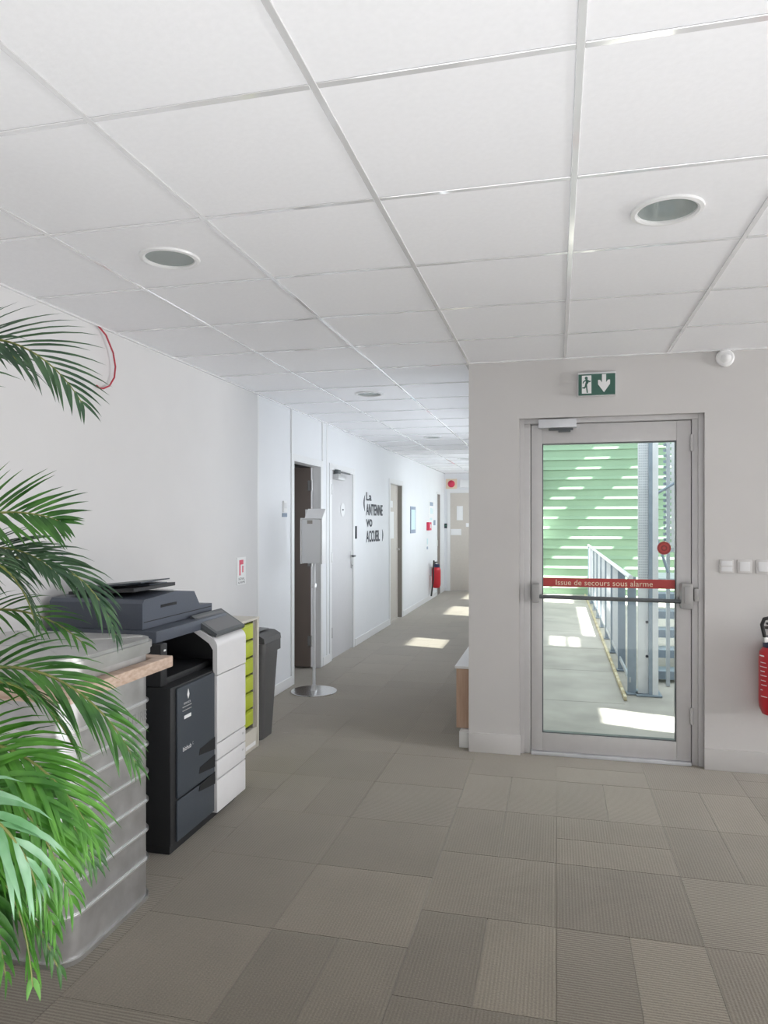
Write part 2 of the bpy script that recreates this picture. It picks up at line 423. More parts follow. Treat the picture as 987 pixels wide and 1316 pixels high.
B('wall_angle', M['tbar'], ceiling, XL, XL+.022, YB, YE, ZC-.004, tz-.0005)
B('wall_angle', M['tbar'], ceiling, XC, XR, YW-.022, YW, ZC-.004, tz-.0005)
B('wall_angle', M['tbar'], ceiling, XC-.022, XC, YW, YE, ZC-.004, tz-.0005)
B('wall_angle', M['tbar'], ceiling, XL+.022, XC-.022, YE-.022, YE, ZC-.004, tz-.0005)

# left wall with its door openings (y0, y1, head height)
D1, D2, D3, D4 = (6.06, 6.83), (7.17, 8.01), (9.90, 10.72), (14.02, 14.40)
wl = MB()
ys = [YB]+[v for d in (D1, D2, D3, D4) for v in d]+[YE]
for k in range(0, len(ys), 2): wl.box(XL-.10, XL, ys[k], ys[k+1], -0.05, TOP)
for d in (D1, D2, D3, D4): wl.box(XL-.10, XL, d[0], d[1], 2.035, TOP)
wall_left = struct(wl.build('wall_left', M['partition'], smooth=0))
for y in (5.28, 7.04):
    B('joint_cover', M['trim'], wall_left, XL-.002, XL+.006, y-.018, y+.018, 0, ZC, bev=.002, seg=1)
B('painted_section', M['wall'], wall_left, XL, XL+.004, YB, 5.262, 0, ZC-.002)
# exit-door wall
OX0, OX1, OZ = -0.231, 0.858, 2.125
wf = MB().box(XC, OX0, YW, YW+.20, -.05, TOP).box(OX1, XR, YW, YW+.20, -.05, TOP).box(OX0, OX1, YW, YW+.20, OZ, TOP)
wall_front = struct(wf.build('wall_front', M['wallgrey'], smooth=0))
# corridor right wall with windows toward the walkway
wr = MB(); WIN = ((7.95, 8.62), (10.85, 12.05), (13.1, 14.3))
yc = [YW+.20]+[v for a in WIN for v in a]+[YE+.1]
for k in range(0, len(yc), 2): wr.box(XC, XC+.2, yc[k], yc[k+1], -.05, TOP)
for a in WIN: wr.box(XC, XC+.2, a[0], a[1], -.05, .88).box(XC, XC+.2, a[0], a[1], 1.95, TOP)
wall_corridor = struct(wr.build('wall_corridor', M['partition'], smooth=0))
for n_, a in enumerate(WIN):
    f = sroot('window_%d' % (n_+1), (XC+.1, (a[0]+a[1])/2, .88))
    for q in ((a[0], a[0]+.03, .88, 1.95), (a[1]-.03, a[1], .88, 1.95), (a[0]+.03, a[1]-.03, .88, .91), (a[0]+.03, a[1]-.03, 1.92, 1.95)):
        B('window_frame', M['trim'], f, XC+.08, XC+.12, *q)
    B('pane', M['glass'], f, XC+.098, XC+.102, a[0]+.03, a[1]-.03, .91, 1.92)
wall_end = struct(MB().box(XL-.1, XC+.2, YE, YE+.1, -.05, TOP).build('wall_end', M['partition'], smooth=0))
wall_rear = struct(MB().box(XL-.1, XR+.1, YB-.1, YB, -.05, TOP).build('wall_rear', M['wall'], smooth=0))
wall_right = struct(MB().box(XR, XR+.1, YB, YW+.2, -.05, TOP).build('wall_right', M['wall'], smooth=0))
# store room behind the open door
struct(MB().box(XL-1.5, XL-1.45, 5.3, 7.6, -.05, TOP).box(XL-1.45, XL-.1, 5.3, 5.35, -.05, TOP).box(XL-1.45, XL-.1, 7.0, 7.05, -.05, TOP)
       .box(XL-1.45, XL-.1, 5.35, 7.0, 2.6, 2.65).build('wall_store', M['wall'], smooth=0))
# baseboards
def base(name, *a, m='trim'):
    return struct(MB().box(*a, bev=.004, seg=2).build(name, M[m]))
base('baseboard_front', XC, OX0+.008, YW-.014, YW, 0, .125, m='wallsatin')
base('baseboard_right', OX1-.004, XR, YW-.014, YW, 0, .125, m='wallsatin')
base('baseboard_corridor', XC-.07, XC-.001, YW+.055, YW+.125, 0, .105)
bl = MB()
for a, b in ((YB, D1[0]-.06), (D1[1]+.06, D2[0]-.06), (D2[1]+.06, D3[0]-.06), (D3[1]+.06, D4[0]-.03), (D4[1]+.03, YE)):
    bl.box(XL+.0045, XL+.014, a, b, 0, .09, bev=.003, seg=1)
struct(bl.build('baseboard_left', M['trim']))

# ---------------------------------------------------------------- glazed emergency exit door
door = tag(sroot('door_1', (0.31, YW+.07, 0)), 'glazed grey metal emergency exit door with a red banner across its glass')
FY = YW+.045                                       # face of the fixed frame
LX0, LX1, LZ0, LZ1 = -0.157, 0.790, 0.022, 2.088   # leaf
fr = MB().box(OX0, LX0-.004, FY, FY+.07, 0, OZ, bev=.004).box(LX1+.004, OX1, FY, FY+.07, 0, OZ, bev=.004).box(LX0-.004, LX1+.004, FY, FY+.07, LZ1+.004, OZ, bev=.004)
fr.box(OX0, OX0+.03, FY-.012, FY, 0, OZ, bev=.003).box(OX1-.03, OX1, FY-.012, FY, 0, OZ, bev=.003).box(OX0+.03, OX1-.03, FY-.012, FY, OZ-.03, OZ, bev=.003)
fr.box(OX0+.02, LX0+.012, FY+.062, FY+.075, 0, OZ-.02).box(LX1-.012, OX1-.02, FY+.062, FY+.075, 0, OZ-.02).box(LX0+.012, LX1-.012, FY+.062, FY+.075, LZ1-.01, OZ-.02)
fr.build('door_frame', M['frame'], door)
B('threshold', M['galvpale'], door, LX0, LX1, FY-.02, FY+.07, 0, .020, bev=.003)
GX, GX1, GZ, GZ1 = -0.089, 0.708, 0.135, 1.968
lf = FY+.004
for nm, a in (('stile', (LX0, GX, lf, lf+.055, LZ0, LZ1)), ('stile', (GX1, LX1, lf, lf+.055, LZ0, LZ1)), ('rail', (GX, GX1, lf, lf+.055, LZ0, GZ)), ('rail', (GX, GX1, lf, lf+.055, GZ1, LZ1))):
    B(nm, M['frame'], door, *a, bev=.003)
gb = MB()
for a in ((GX, GX+.006, GZ, GZ1), (GX1-.006, GX1, GZ, GZ1), (GX+.006, GX1-.006, GZ, GZ+.006), (GX+.006, GX1-.006, GZ1-.006, GZ1)): gb.box(a[0], a[1], lf+.008, lf+.048, a[2], a[3])
gb.build('glazing_bead', M['darkbar'], door)
B('glass_pane', M['glass'], door, GX+.006, GX1-.006, lf+.024, lf+.032, GZ+.006, GZ1-.006)
bn = B('banner', M['banner'], door, GX+.006, GX1-.006, lf+.021, lf+.0235, 1.062, 1.118)
lettering('Issue de secours sous alarme', (0.285, lf+.0205, 1.090), '-y', .034, M['cream'], door, width=.58)
st = MB().lathe([(.0, 0), (.040, 0), (.040, -.002), (0, -.002)], (0.640, lf+.0235, 1.312), 28, 'y').build('round_sticker', M['banner'], door)
sm = MB(); sm.lathe([(.031, 0), (.035, 0), (.035, -.0008), (.031, -.0008), (.031, 0)], (0.640, lf+.0215, 1.312), 28, 'y', close=True)
sm.lathe([(.010, 0), (.018, 0), (.018, -.0008), (.010, -.0008), (.010, 0)], (0.640, lf+.0215, 1.312), 20, 'y', close=True)
sm.build('sticker_ring', M['stickerdark'], door)
# push bar
pb = B('push_bar_bracket', M['bracket'], door, -0.152, -0.105, lf-.075, lf, .965, 1.085, bev=.012)
pb2 = MB().box(.722, .790, lf-.085, lf, .950, 1.105, bev=.014).box(.738, .775, lf-.092, lf-.083, .985, 1.09, bev=.004).build('push_bar_bracket', M['bracket'], door)
MB().tube([(-0.115, lf-.055, 1.005), (.735, lf-.055, .995)], .0125, 12).build('push_bar', M['darkbar'], door)
MB().box(.800, .830, FY-.045, FY, .995, 1.075, bev=.010).build('latch_keeper', M['bracket'], door)
# closer and hinges
cl = MB().box(-.112, .120, lf-.052, lf, 2.062, 2.116, bev=.006).build('door_closer', M['galvpale'], door)
MB().box(-.05, .10, lf-.030, lf-.018, 2.046, 2.060, bev=.003).box(.01, .085, lf-.04, lf-.022, 2.034, 2.048, bev=.003).build('closer_arm', M['darkbar'], door)
for z in (.25, 1.9):
    MB().tube([(LX1+.002, FY-.008, z), (LX1+.002, FY-.008, z+.10)], .009, 10).build('hinge', M['frame'], door)

# ---------------------------------------------------------------- fittings on the exit-door wall
ex = thing('exit_sign', (.238, YW, 2.30), 'green exit sign with running figure and down arrow above glazed door', 'sign')
B('housing', M['offwhite'], ex, .126, .350, YW-.045, YW, 2.245, 2.388, bev=.004)
B('face_plate', M['greensign'], ex, .130, .346, YW-.049, YW-.045, 2.247, 2.376)
fy = YW-.0495
B('pictogram_panel', M['paper'], ex, .150, .206, fy-.0006, fy+.0005, 2.258, 2.368)
fg = MB()
def quad2(mb, pts, y): mb.prism(pts, 'y', y-.0006, y)
fy2 = fy-.0007
mbp = fg
quad2(mbp, [(.176+.009*cos(a*pi/6), 2.352+.010*sin(a*pi/6)) for a in range(12)], fy2)
for p in ([(.166, 2.340), (.184, 2.345), (.190, 2.325), (.176, 2.305), (.168, 2.312), (.174, 2.330)], [(.182, 2.343), (.197, 2.334), (.203, 2.336), (.203, 2.330), (.194, 2.326), (.182, 2.334)],
          [(.168, 2.340), (.157, 2.332), (.154, 2.320), (.159, 2.320), (.163, 2.329), (.171, 2.333)], [(.172, 2.312), (.180, 2.316), (.183, 2.288), (.186, 2.262), (.178, 2.262), (.175, 2.288)],
          [(.170, 2.314), (.176, 2.300), (.168, 2.288), (.152, 2.290), (.152, 2.297), (.165, 2.298)]):
    quad2(mbp, p, fy2)
fg.build('running_figure', M['greensign'], ex, smooth=0)
MB().prism([(.268, 2.372), (.292, 2.372), (.292, 2.322), (.303, 2.338), (.315, 2.338), (.315, 2.312), (.280, 2.262), (.245, 2.312), (.245, 2.338), (.257, 2.338), (.268, 2.322)], 'y', fy-.0006, fy+.0004).build('down_arrow', M['paper'], ex, smooth=0)
dt = thing('motion_detector', (.966, YW, 2.44), 'white round motion detector in the ceiling corner above door wall', 'detector')
MB().lathe([(.046, 0), (.052, -.012), (.050, -.026), (.042, -.032)], (.966, YW, 2.440), 24, 'y').build('body', M['trim'], dt)
MB().lathe([(.028, -.032), (.027, -.042), (.018, -.050), (.004, -.053)], (.968, YW, 2.436), 20, 'y').build('lens', M['paper'], dt)
for n_, (x0, x1, nm, lb) in enumerate(((.936, 1.017, 'wall_switch', 'white double wall switch nearest the glazed exit door'), (1.034, 1.115, 'wall_switch', 'white blank wall switch in the middle of three'), (1.134, 1.215, 'wall_switch', 'white wall switch farthest from the exit door'))):
    t = thing(nm, ((x0+x1)/2, YW, 1.21), lb, 'switch', 'switch plates beside the exit door')
    B('plate', M['wallsatin'], t, x0, x1, YW-.010, YW, 1.170, 1.250, bev=.004)
    if n_ == 0:
        for z in (1.18, 1.213): B('rocker', M['offwhite'], t, x0+.01, x1-.01, YW-.014, YW-.010, z, z+.028, bev=.002)
    else: B('rocker', M['offwhite'], t, x0+.012, x1-.012, YW-.014, YW-.010, 1.182, 1.238, bev=.002)
# fire extinguisher on the right
def extinguisher(c, s, lb, nozzle_down, txt, tilt=1):
    x, y, z = c                                       # foot of the cylinder
    t = thing('fire_extinguisher', (x, y, z), lb, 'extinguisher')
    r = .085*s
    MB().lathe([(r*.45, 0), (r*.80, .012*s), (r*.97, .05*s), (r, .09*s), (r, .33*s), (r*.95, .365*s), (r*.72, .392*s), (r*.5, .40*s)], (x, y, z), 28).build('cylinder', M['red'], t)
    MB().lathe([(r*.72, .385*s), (r*.74, .40*s), (r*.74, .44*s), (r*.55, .455*s)], (x, y, z), 24).build('collar', M['collar'], t)
    MB().lathe([(r*.30, .45*s), (r*.28, .50*s), (r*.15, .51*s)], (x, y, z), 16).build('valve', M['chrome'], t)
    return t, r
t, r = extinguisher((1.212, YW-.100, .365), 1.0, 'red fire extinguisher with black hose hung beside the exit door', False, None)
MB().box(1.155, 1.29, YW-.12, YW-.08, .862, .876, bev=.004).box(1.165, 1.30, YW-.115, YW-.085, .885, .897, bev=.004).build('lever', M['rubber'], t)
hp = [(1.150+0.0, YW-.135, .815), (1.141, YW-.14, .85), (1.133, YW-.14, .89), (1.145, YW-.14, .922), (1.175, YW-.14, .930), (1.21, YW-.14, .915), (1.24, YW-.14, .87), (1.30, YW-.13, .80), (1.318, YW-.12, .65), (1.318, YW-.11, .50)]
MB().tube(hp, .0105, 10).build('hose', M['rubber'], t)
MB().tube([(1.152, YW-.135, .790), (1.150, YW-.135, .818)], .016, 12).build('hose_fitting', M['alu'], t)
MB().box(1.19, 1.235, YW-.02, YW, .60, .78, bev=.003).box(1.205, 1.22, YW-.105, YW-.02, .72, .74).build('wall_bracket', M['alu'], t)
# printed lines wrapped on the cylinder's flank
for i, (z, dz, a0, a1) in enumerate([(.708, .007, 188, 215), (.672, .004, 196, 222), (.648, .004, 192, 226), (.622, .005, 196, 218), (.598, .004, 195, 225), (.570, .004, 198, 222), (.545, .004, 200, 226), (.515, .006, 196, 208), (.480, .004, 198, 228)]):
    mb = MB(); n = 6; vs = []
    for k in range(n+1):
        a = radians(a0+(a1-a0)*k/n)
        for zz in (z, z+dz): vs.append((1.212+.0857*cos(a), YW-.1+.0857*sin(a), zz))
    mb.add(vs, [(2*k, 2*k+2, 2*k+3, 2*k+1) for k in range(n)]).build('printed_line', M['paper'], t)

# ---------------------------------------------------------------- downlights
for q, (i, k) in enumerate(lamps):
    cx, cy = GX0+.6*i+.3, GY0+.6*k+.3
    lb = ('round recessed ceiling lamp above the copier', 'round recessed ceiling lamp with visible tubes nearest the exit sign', 'round recessed ceiling lamp nearest in the corridor',
          'second round recessed ceiling lamp along the corridor', 'third round recessed ceiling lamp along the corridor', 'farthest round recessed ceiling lamp, near corridor end door')[q]
    t = thing('ceiling_downlight', (cx, cy, ZC), lb, 'ceiling lamp', 'recessed round downlights')
    MB().lathe([(.092, .004), (.092, -.002), (.100, -.006), (.112, -.004), (.114, .0035), (.092, .004)], (cx, cy, ZC), 36, close=True).build('trim_ring', M['trim'], t)
    MB().lathe([(.0915, .004), (.088, .05), (.065, .12), (.02, .135), (.001, .135)], (cx, cy, ZC), 32, close=True).build('reflector', M['reflector'], t)
    for d in (-.026, .026):
        MB().tube([(cx-.075, cy+d, ZC+.040), (cx+.03, cy+d, ZC+.040)], .010, 10).build('lamp_tube', M['tube'], t)
    B('lamp_holder', M['offwhite'], t, cx+.03, cx+.078, cy-.045, cy+.045, ZC+.022, ZC+.062, bev=.004)
    MB().lathe([(.001, .0045), (.0915, .0045), (.0915, .007), (.001, .007)], (cx, cy, ZC), 32).build('glass_disc', M['lampglass'], t)

# ---------------------------------------------------------------- left wall doors
def frame_left(root, d, depth=.10, w_=.055, proud=.010):
    mb = MB()
    for a, b, z0, z1 in ((d[0]-w_, d[0], 0, 2.035+w_), (d[1], d[1]+w_, 0, 2.035+w_), (d[0], d[1], 2.035, 2.035+w_)):
        mb.box(XL+.0005, XL+proud, a, b, z0, z1, bev=.003, seg=1)
    for a, b, z0, z1 in ((d[0], d[0]+.012, 0, 2.035), (d[1]-.012, d[1], 0, 2.035), (d[0]+.012, d[1]-.012, 2.023, 2.035)):
        mb.box(XL-depth, XL+proud, a, b, z0, z1)
    return mb.build('door_frame', M['trim'], root)
d2_ = sroot('door_2', (XL, 6.45, 0)); d2_['label'] = 'taupe door standing open into a dark store room'
frame_left(d2_, D1)
B('full_height_post', M['trim'], d2_, XL+.0005, XL+.012, D1[0]-.06, D1[0]-.04, 2.09, ZC-.005)
B('full_height_post', M['trim'], d2_, XL+.0005, XL+.012, D1[1]+.04, D1[1]+.06, 2.09, ZC-.005)
lx1 = XL-.075
B('door_leaf', M['doorbrown'], d2_, lx1-.75, lx1-.006, D1[1]-.065, D1[1]-.025, .012, 2.018, bev=.002)
B('leaf_edge', M['doorgrey'], d2_, lx1-.006, lx1, D1[1]-.064, D1[1]-.026, .012, 2.018)
for z in (.22, 1.02, 1.78):
    MB().tube([(lx1+.006, D1[1]-.066, z), (lx1+.006, D1[1]-.066, z+.11)], .008, 8).box(lx1-.035, lx1, D1[1]-.068, D1[1]-.065, z+.005, z+.105).build('hinge', M['alu'], d2_)
d3_ = sroot('door_3', (XL, 7.59, 0)); d3_['label'] = 'closed pale grey door with round plaque and lever handle'
frame_left(d3_, D2)
B('door_leaf', M['doorgrey'], d3_, XL-.045, XL-.002, D2[0]+.015, D2[1]-.015, .008, 2.02, bev=.002)
MB().box(XL-.002, XL+.06, D2[0]+.08, D2[0]+.36, 1.925, 1.985, bev=.006).build('door_closer', M['alu'], d3_)
MB().box(XL+.02, XL+.035, D2[0]+.14, D2[0]+.62, 2.005, 2.02).box(XL+.012, XL+.05, D2[0]+.10, D2[0]+.20, 1.985, 2.03, bev=.004).build('closer_arm', M['darkbar'], d3_)
for z in (.24, 1.04, 1.76):
    MB().tube([(XL+.010, D2[0]+.012, z), (XL+.010, D2[0]+.012, z+.11)], .009, 8).build('hinge', M['alu'], d3_)
MB().lathe([(.075, -.001), (.078, .001), (.077, .004), (.07, .0045)], (XL-.001, 7.60, 1.605), 28, 'x').build('round_plaque', M['paper'], d3_)
B('plaque_icon', M['ink'], d3_, XL+.0037, XL+.0042, 7.575, 7.625, 1.597, 1.613)
MB().box(XL-.002, XL+.006, D2[1]-.085, D2[1]-.045, .93, 1.13, bev=.002).build('handle_plate', M['alu'], d3_)
MB().tube([(XL+.004, D2[1]-.065, 1.075), (XL+.05, D2[1]-.065, 1.075), (XL+.055, D2[1]-.09, 1.075), (XL+.055, D2[1]-.19, 1.072)], .009, 8).build('handle_lever', M['darkbar'], d3_)
MB().lathe([(.012, 0), (.012, .012), (.008, .014)], (XL+.005, D2[1]-.065, .97), 12, 'x').build('lock_cylinder', M['chrome'], d3_)
d4_ = sroot('door_4', (XL, 10.3, 0)); d4_['label'] = 'recessed beige door with a white notice'
frame_left(d4_, D3)
B('door_leaf', M['doorbeige'], d4_, XL-.095, XL-.060, D3[0]+.013, D3[1]-.013, .008, 2.02)
B('jamb_lining', M['beigedark'], d4_, XL-.060, XL+.002, D3[1]-.0145, D3[1]-.0125, .0, 2.02)
B('paper_notice', M['paper'], d4_, XL-.060, XL-.058, D3[0]+.22, D3[0]+.52, 1.22, 1.62)
B('paper_notice', M['paper'], d4_, XL-.060, XL-.058, D3[0]+.25, D3[0]+.45, 1.68, 1.78)
MB().tube([(XL-.06, D3[1]-.09, 1.05), (XL-.015, D3[1]-.09, 1.05)], .02, 10).build('door_knob', M['chrome'], d4_)
d5_ = sroot('door_5', (XL, 14.2, 0)); d5_['label'] = 'narrow brown service door near the corridor end'
frame_left(d5_, D4, w_=.03)
B('door_leaf', M['doorbrown'], d5_, XL-.04, XL+.004, D4[0]+.012, D4[1]-.012, .008, 2.02, bev=.002)
B('door_pull', M['alu'], d5_, XL+.004, XL+.012, D4[0]+.05, D4[0]+.075, .98, 1.1, bev=.002)
# end door
d6_ = sroot('door_6', (-1.72, YE, 0)); d6_['label'] = 'beige fire door closing the corridor'
mb = MB()
for a in ((-2.26, -2.195, 0, 2.14), (-1.24, -1.175, 0, 2.14), (-2.195, -1.24, 2.075, 2.14)): mb.box(a[0], a[1], YE-.02, YE, a[2], a[3], bev=.003, seg=1)
mb.build('door_frame', M['trim'], d6_)
B('door_leaf', M['doorbeige'], d6_, -2.193, -1.242, YE-.012, YE-.001, .008, 2.073)
B('vision_panel', M['paper'], d6_, -2.055, -1.925, YE-.016, YE-.012, 1.50, 1.80, bev=.002)
mb = MB()
for a in ((-2.085, -2.057, 1.48, 1.82), (-1.923, -1.895, 1.48, 1.82), (-2.057, -1.923, 1.802, 1.82), (-2.057, -1.923, 1.48, 1.498)): mb.box(a[0], a[1], YE-.018, YE-.012, a[2], a[3])
mb.build('vision_panel_frame', M['doorbeige'], d6_)
B('door_notice', M['paper'], d6_, -2.18, -1.96, YE-.016, YE-.012, 1.185, 1.315)
B('door_notice', M['paper'], d6_, -1.86, -1.80, YE-.016, YE-.012, 1.36, 1.44)

# ---------------------------------------------------------------- fittings on the left wall
t = thing('wall_switch', (XL, 5.86, 1.6), 'white upright switch plate with grey tag left of the open door', 'switch')
B('plate', M['trim'], t, XL, XL+.012, 5.81, 5.895, 1.555, 1.655, bev=.003); B('rocker', M['offwhite'], t, XL+.012, XL+.016, 5.825, 5.88, 1.59, 1.64, bev=.002)
B('tag', M['bluegrey'], t, XL, XL+.004, 5.80, 5.91, 1.515, 1.548)
t = thing('safety_sign', (XL, 4.96, 1.1), 'small white safety notice with red symbol on wall above drawer cabinet', 'sign')
B('board', M['paper'], t, XL+.004, XL+.008, 4.885, 5.040, 1.00, 1.205)
MB().box(XL+.008, XL+.0088, 4.925, 4.945, 1.07, 1.185).box(XL+.008, XL+.0088, 4.945, 4.995, 1.150, 1.185).box(XL+.008, XL+.0088, 4.975, 4.995, 1.09, 1.14).build('red_symbol', M['pinkred'], t)
lettering('SIGNAL\nALARME', (XL+.0086, 4.962, 1.030), '+x', .045, M['ink'], t, width=.12)
# lettering group
t = thing('wall_lettering', (XL, 8.9, 1.3), 'dark stuck-on lettering between pale grey door and beige door', 'lettering')
for txt, y0, y1, z, h in (('La', 8.60, 8.86, 1.790, .105), ('ANTENNE', 8.60, 9.46, 1.625, .145), ('vo', 8.60, 8.90, 1.455, .100), ('ACCUEIL', 8.60, 9.30, 1.285, .150)):
    lettering(txt, (XL+.004, (y0+y1)/2, z), '+x', h, M['ink'], t, width=y1-y0, bold=.022)
def paren(y, z, h, s):
    n = 10; o_ = []; i_ = []
    for k in range(n+1):
        a = -1+2*k/n; bulge = (1-a*a)
        o_.append((y+s*.055*bulge, z+a*h/2)); i_.append((y+s*.012*bulge, z+a*h/2))
    MB().prism(o_+i_[::-1][1:-1], 'x', XL+.001, XL+.004).build('bracket_mark', M['ink'], t, smooth=0)
paren(8.535, 1.70, .20, -1); paren(9.44, 1.285, .16, 1)
t = thing('door_plate', (XL, 8.14, 1.35), 'narrow dark name plate beside the pale grey door', 'sign')
B('plate', M['ink'], t, XL, XL+.006, 8.10, 8.17, 1.27, 1.42, bev=.002)
t = thing('notice_frame', (XL, 11.55, 1.5), 'tall blue grey framed notice on the corridor wall', 'notice')
B('border', M['bluegrey'], t, XL, XL+.012, 11.36, 11.77, 1.28, 1.72, bev=.002); B('sheet', M['aqua'], t, XL+.012, XL+.013, 11.40, 11.73, 1.34, 1.67)
t = thing('wall_poster', (XL, 13.4, 1.65), 'pale poster with grey green marks above the red call point', 'poster')
B('sheet', M['paper'], t, XL, XL+.003, 13.08, 13.72, 1.48, 1.86)
for a in ((13.2, 13.55, 1.77, 1.84), (13.25, 13.4, 1.62, 1.73), (13.45, 13.55, 1.62, 1.72), (13.18, 13.45, 1.50, 1.54)): B('print_mark', M['bluegrey'] if a[2] > 1.7 else M['aqua'], t, XL+.003, XL+.0036, *a)
t = thing('arrow_sign', (XL, 13.6, 1.45), 'small dark directional sign beside the narrow brown door', 'sign')
B('board', M['bluegrey'], t, XL, XL+.01, 13.62, 13.80, 1.40, 1.50)
t = thing('fire_call_point', (XL, 13.0, 1.38), 'red square fire alarm call point above extinguisher', 'alarm')
B('box', M['pinkred'], t, XL, XL+.05, 12.86, 13.12, 1.31, 1.46, bev=.006); B('break_glass', M['paper'], t, XL+.05, XL+.053, 12.96, 13.05, 1.35, 1.42)
t = thing('instruction_label', (XL, 12.95, 1.05), 'small grey instruction marks below the red call point', 'label')
B('mark', M['bluegrey'], t, XL, XL+.003, 12.88, 13.0, .96, 1.01); B('mark', M['aqua'], t, XL, XL+.003, 12.90, 13.0, 1.05, 1.16)
t, r = extinguisher((XL+.115, 13.25, .22), 1.0, 'red fire extinguisher hanging on corridor wall under call point', True, None)
MB().tube([(XL+.10, 13.18, .69), (XL+.10, 13.08, .74), (XL+.10, 13.02, .66), (XL+.10, 13.02, .4), (XL+.06, 13.02, .09)], .014, 8).build('hose', M['rubber'], t)
MB().box(XL+.08, XL+.14, 13.14, 13.32, .70, .716, bev=.004).build('lever', M['rubber'], t)
B('wall_bracket', M['alu'], t, XL, XL+.035, 13.2, 13.3, .45, .62)
t = thing('exit_sounder', (-2.19, YE, 2.27), 'red alarm sounder above the beige corridor end door', 'alarm')
MB().lathe([(.075, 0), (.075, -.02), (.06, -.035), (.035, -.06), (.01, -.065)], (-2.17, YE, 2.27), 20, 'y').build('dome', M['pinkred'], t)
B('back_plate', M['cream'], t, -2.29, -2.05, YE-.006, YE, 2.165, 2.375, bev=.002)
t = thing('exit_sign', (-1.85, YE, 2.27), 'white exit box beside the red sounder at corridor end', 'sign')
B('housing', M['paper'], t, -1.98, -1.70, YE-.06, YE, 2.19, 2.35, bev=.006)
t = thing('access_keypad', (-2.285, YE, 1.39), 'dark keypad on the white jamb beside corridor end door', 'keypad')
B('body', M['ink'], t, -2.317, -2.262, YE-.03, YE-.0, 1.33, 1.43, bev=.004)
B('cover', M['greensign'], t, -2.317, -2.262, YE-.034, YE-.03, 1.37, 1.40)
# hanging wire
t = MB().tube([(XL+.015, 3.225, ZC), (XL+.03, 3.27, 2.45), (XL+.035, 3.325, 2.37), (XL+.035, 3.345, 2.30), (XL+.035, 3.335, 2.24), (XL+.03, 3.30, 2.19), (XL+.025, 3.255, 2.168), (XL+.022, 3.225, 2.165), (XL+.02, 3.205, 2.175)], .0045, 8)
tag(t.build('hanging_wire', M['wire']), 'thin red wire hooked out of the ceiling edge above copier', 'wire')

# ---------------------------------------------------------------- ribbed zinc container
bx0, bx1, by0, by1 = -2.20, -1.56, 2.02, 2.535
zb = thing('zinc_container', (-1.88, 2.28, 0), 'ribbed galvanised zinc container with lid and wooden rim', 'container')
RR = .075
def ring(mb, e, z0, z1): mb.prism(rrect(bx0-e, bx1+e, by0-e, by1+e, RR+e, 8), 'z', z0, z1)
mb = MB(); ring(mb, 0, .004, .96); mb.build('body', M['zinc'], zb, smooth=40)
for z in (.158, .270, .384, .494, .602, .669, .774):
    mb = MB(); e = .007
    for (ee, z0, z1) in ((.005, z-.006, z+.006), (.010, z-.003, z+.003)): ring(mb, ee, z0, z1)
    mb.build('rib', M['zincrib'], zb, smooth=50)
mb = MB(); ring(mb, .010, .0, .016); mb.build('foot_flange', M['zinclid'], zb, smooth=50)
# wooden rim, four boards round the body
e = .055
for nm, a in (('rim_board', (bx1+.002, bx1+e, by0-e, by1+e)), ('rim_board', (bx0-e, bx0-.002, by0-e, by1+e)), ('rim_board', (bx0-.002, bx1+.002, by0-e, by0-.002)), ('rim_board', (bx0-.002, bx1+.002, by1+.002, by1+e))):
    B(nm, M['wood'], zb, *a, .890, .935, bev=.005)
lid = MB(); ring(lid, .016, .962, .985); ring(lid, .022, .985, 1.008); ring(lid, .010, 1.008, 1.020)
lid = lid.build('lid', M['zinclid'], zb, smooth=40)
mb = MB()
for a, b in (((bx0+.03, by0+.03), (bx1-.03, by1-.03)), ((bx0+.03, by1-.03), (bx1-.03, by0+.03))):
    mb.tube([(a[0], a[1], 1.0205), (b[0], b[1], 1.0205)], .004, 6)
mb.build('lid_crease', M['zinclid'], lid)
mb = lettering('NATURE', (bx1+.0012, 2.40, .722), '+x', .040, M['zincmark'], zb, width=.17)

# ---------------------------------------------------------------- copier
cp = thing('photocopier', (-1.97, 3.16, 0), 'dark office photocopier with white control column beside the zinc container', 'copier')
CX0, CF = -2.28, -1.642
B('base', M['black'], cp, CX0, CF-.02, 2.83, 3.50, .0, .045, bev=.006)
B('cabinet', M['black'], cp, CX0, CF, 2.805, 3.525, .045, .745, bev=.012)
B('side_cheek', M['black'], cp, CX0, -1.69, 2.805, 2.86, .745, .935, bev=.008)
B('output_bay', M['groove'], cp, CX0, -1.98, 2.86, 3.42, .745, .935)
B('side_cheek', M['black'], cp, CX0, -1.69, 3.30, 3.525, .745, .935, bev=.008)
B('output_tray', M['black'], cp, -1.98, -1.70, 2.86, 3.30, .745, .775, bev=.004)
B('indicator_light', M['paper'], cp, -1.69, -1.686, 2.825, 2.84, .90, .908)
fd = B('front_door', M['navy'], cp, CF, -1.630, 2.845, 3.195, .245, .735, bev=.012, seg=3)
B('paper_drawer', M['navy'], cp, CF, -1.632, 2.845, 3.195, .055, .235, bev=.010, seg=3)
for z in (.385, .298, .215):
    MB().prism([(3.035, z-.006), (3.195, z-.026), (3.195, z+.034), (3.045, z+.022)], 'x', -1.6305, -1.6285).build('grip_recess', M['groove'], fd, smooth=0)
lettering('bizhub', (-1.6290, 2.925, .452), '+x', .020, M['paper'], fd, width=.075)
lettering('C', (-1.6290, 2.978, .455), '+x', .013, M['alu'], fd)
MB().prism([(2.925, .690), (2.935, .670), (2.945, .690), (2.935, .715)], 'x', -1.6303, -1.6285).build('printed_mark', M['paper'], fd)
lettering('SERVICE', (-1.6290, 2.925, .655), '+x', .009, M['paper'], fd, width=.06)
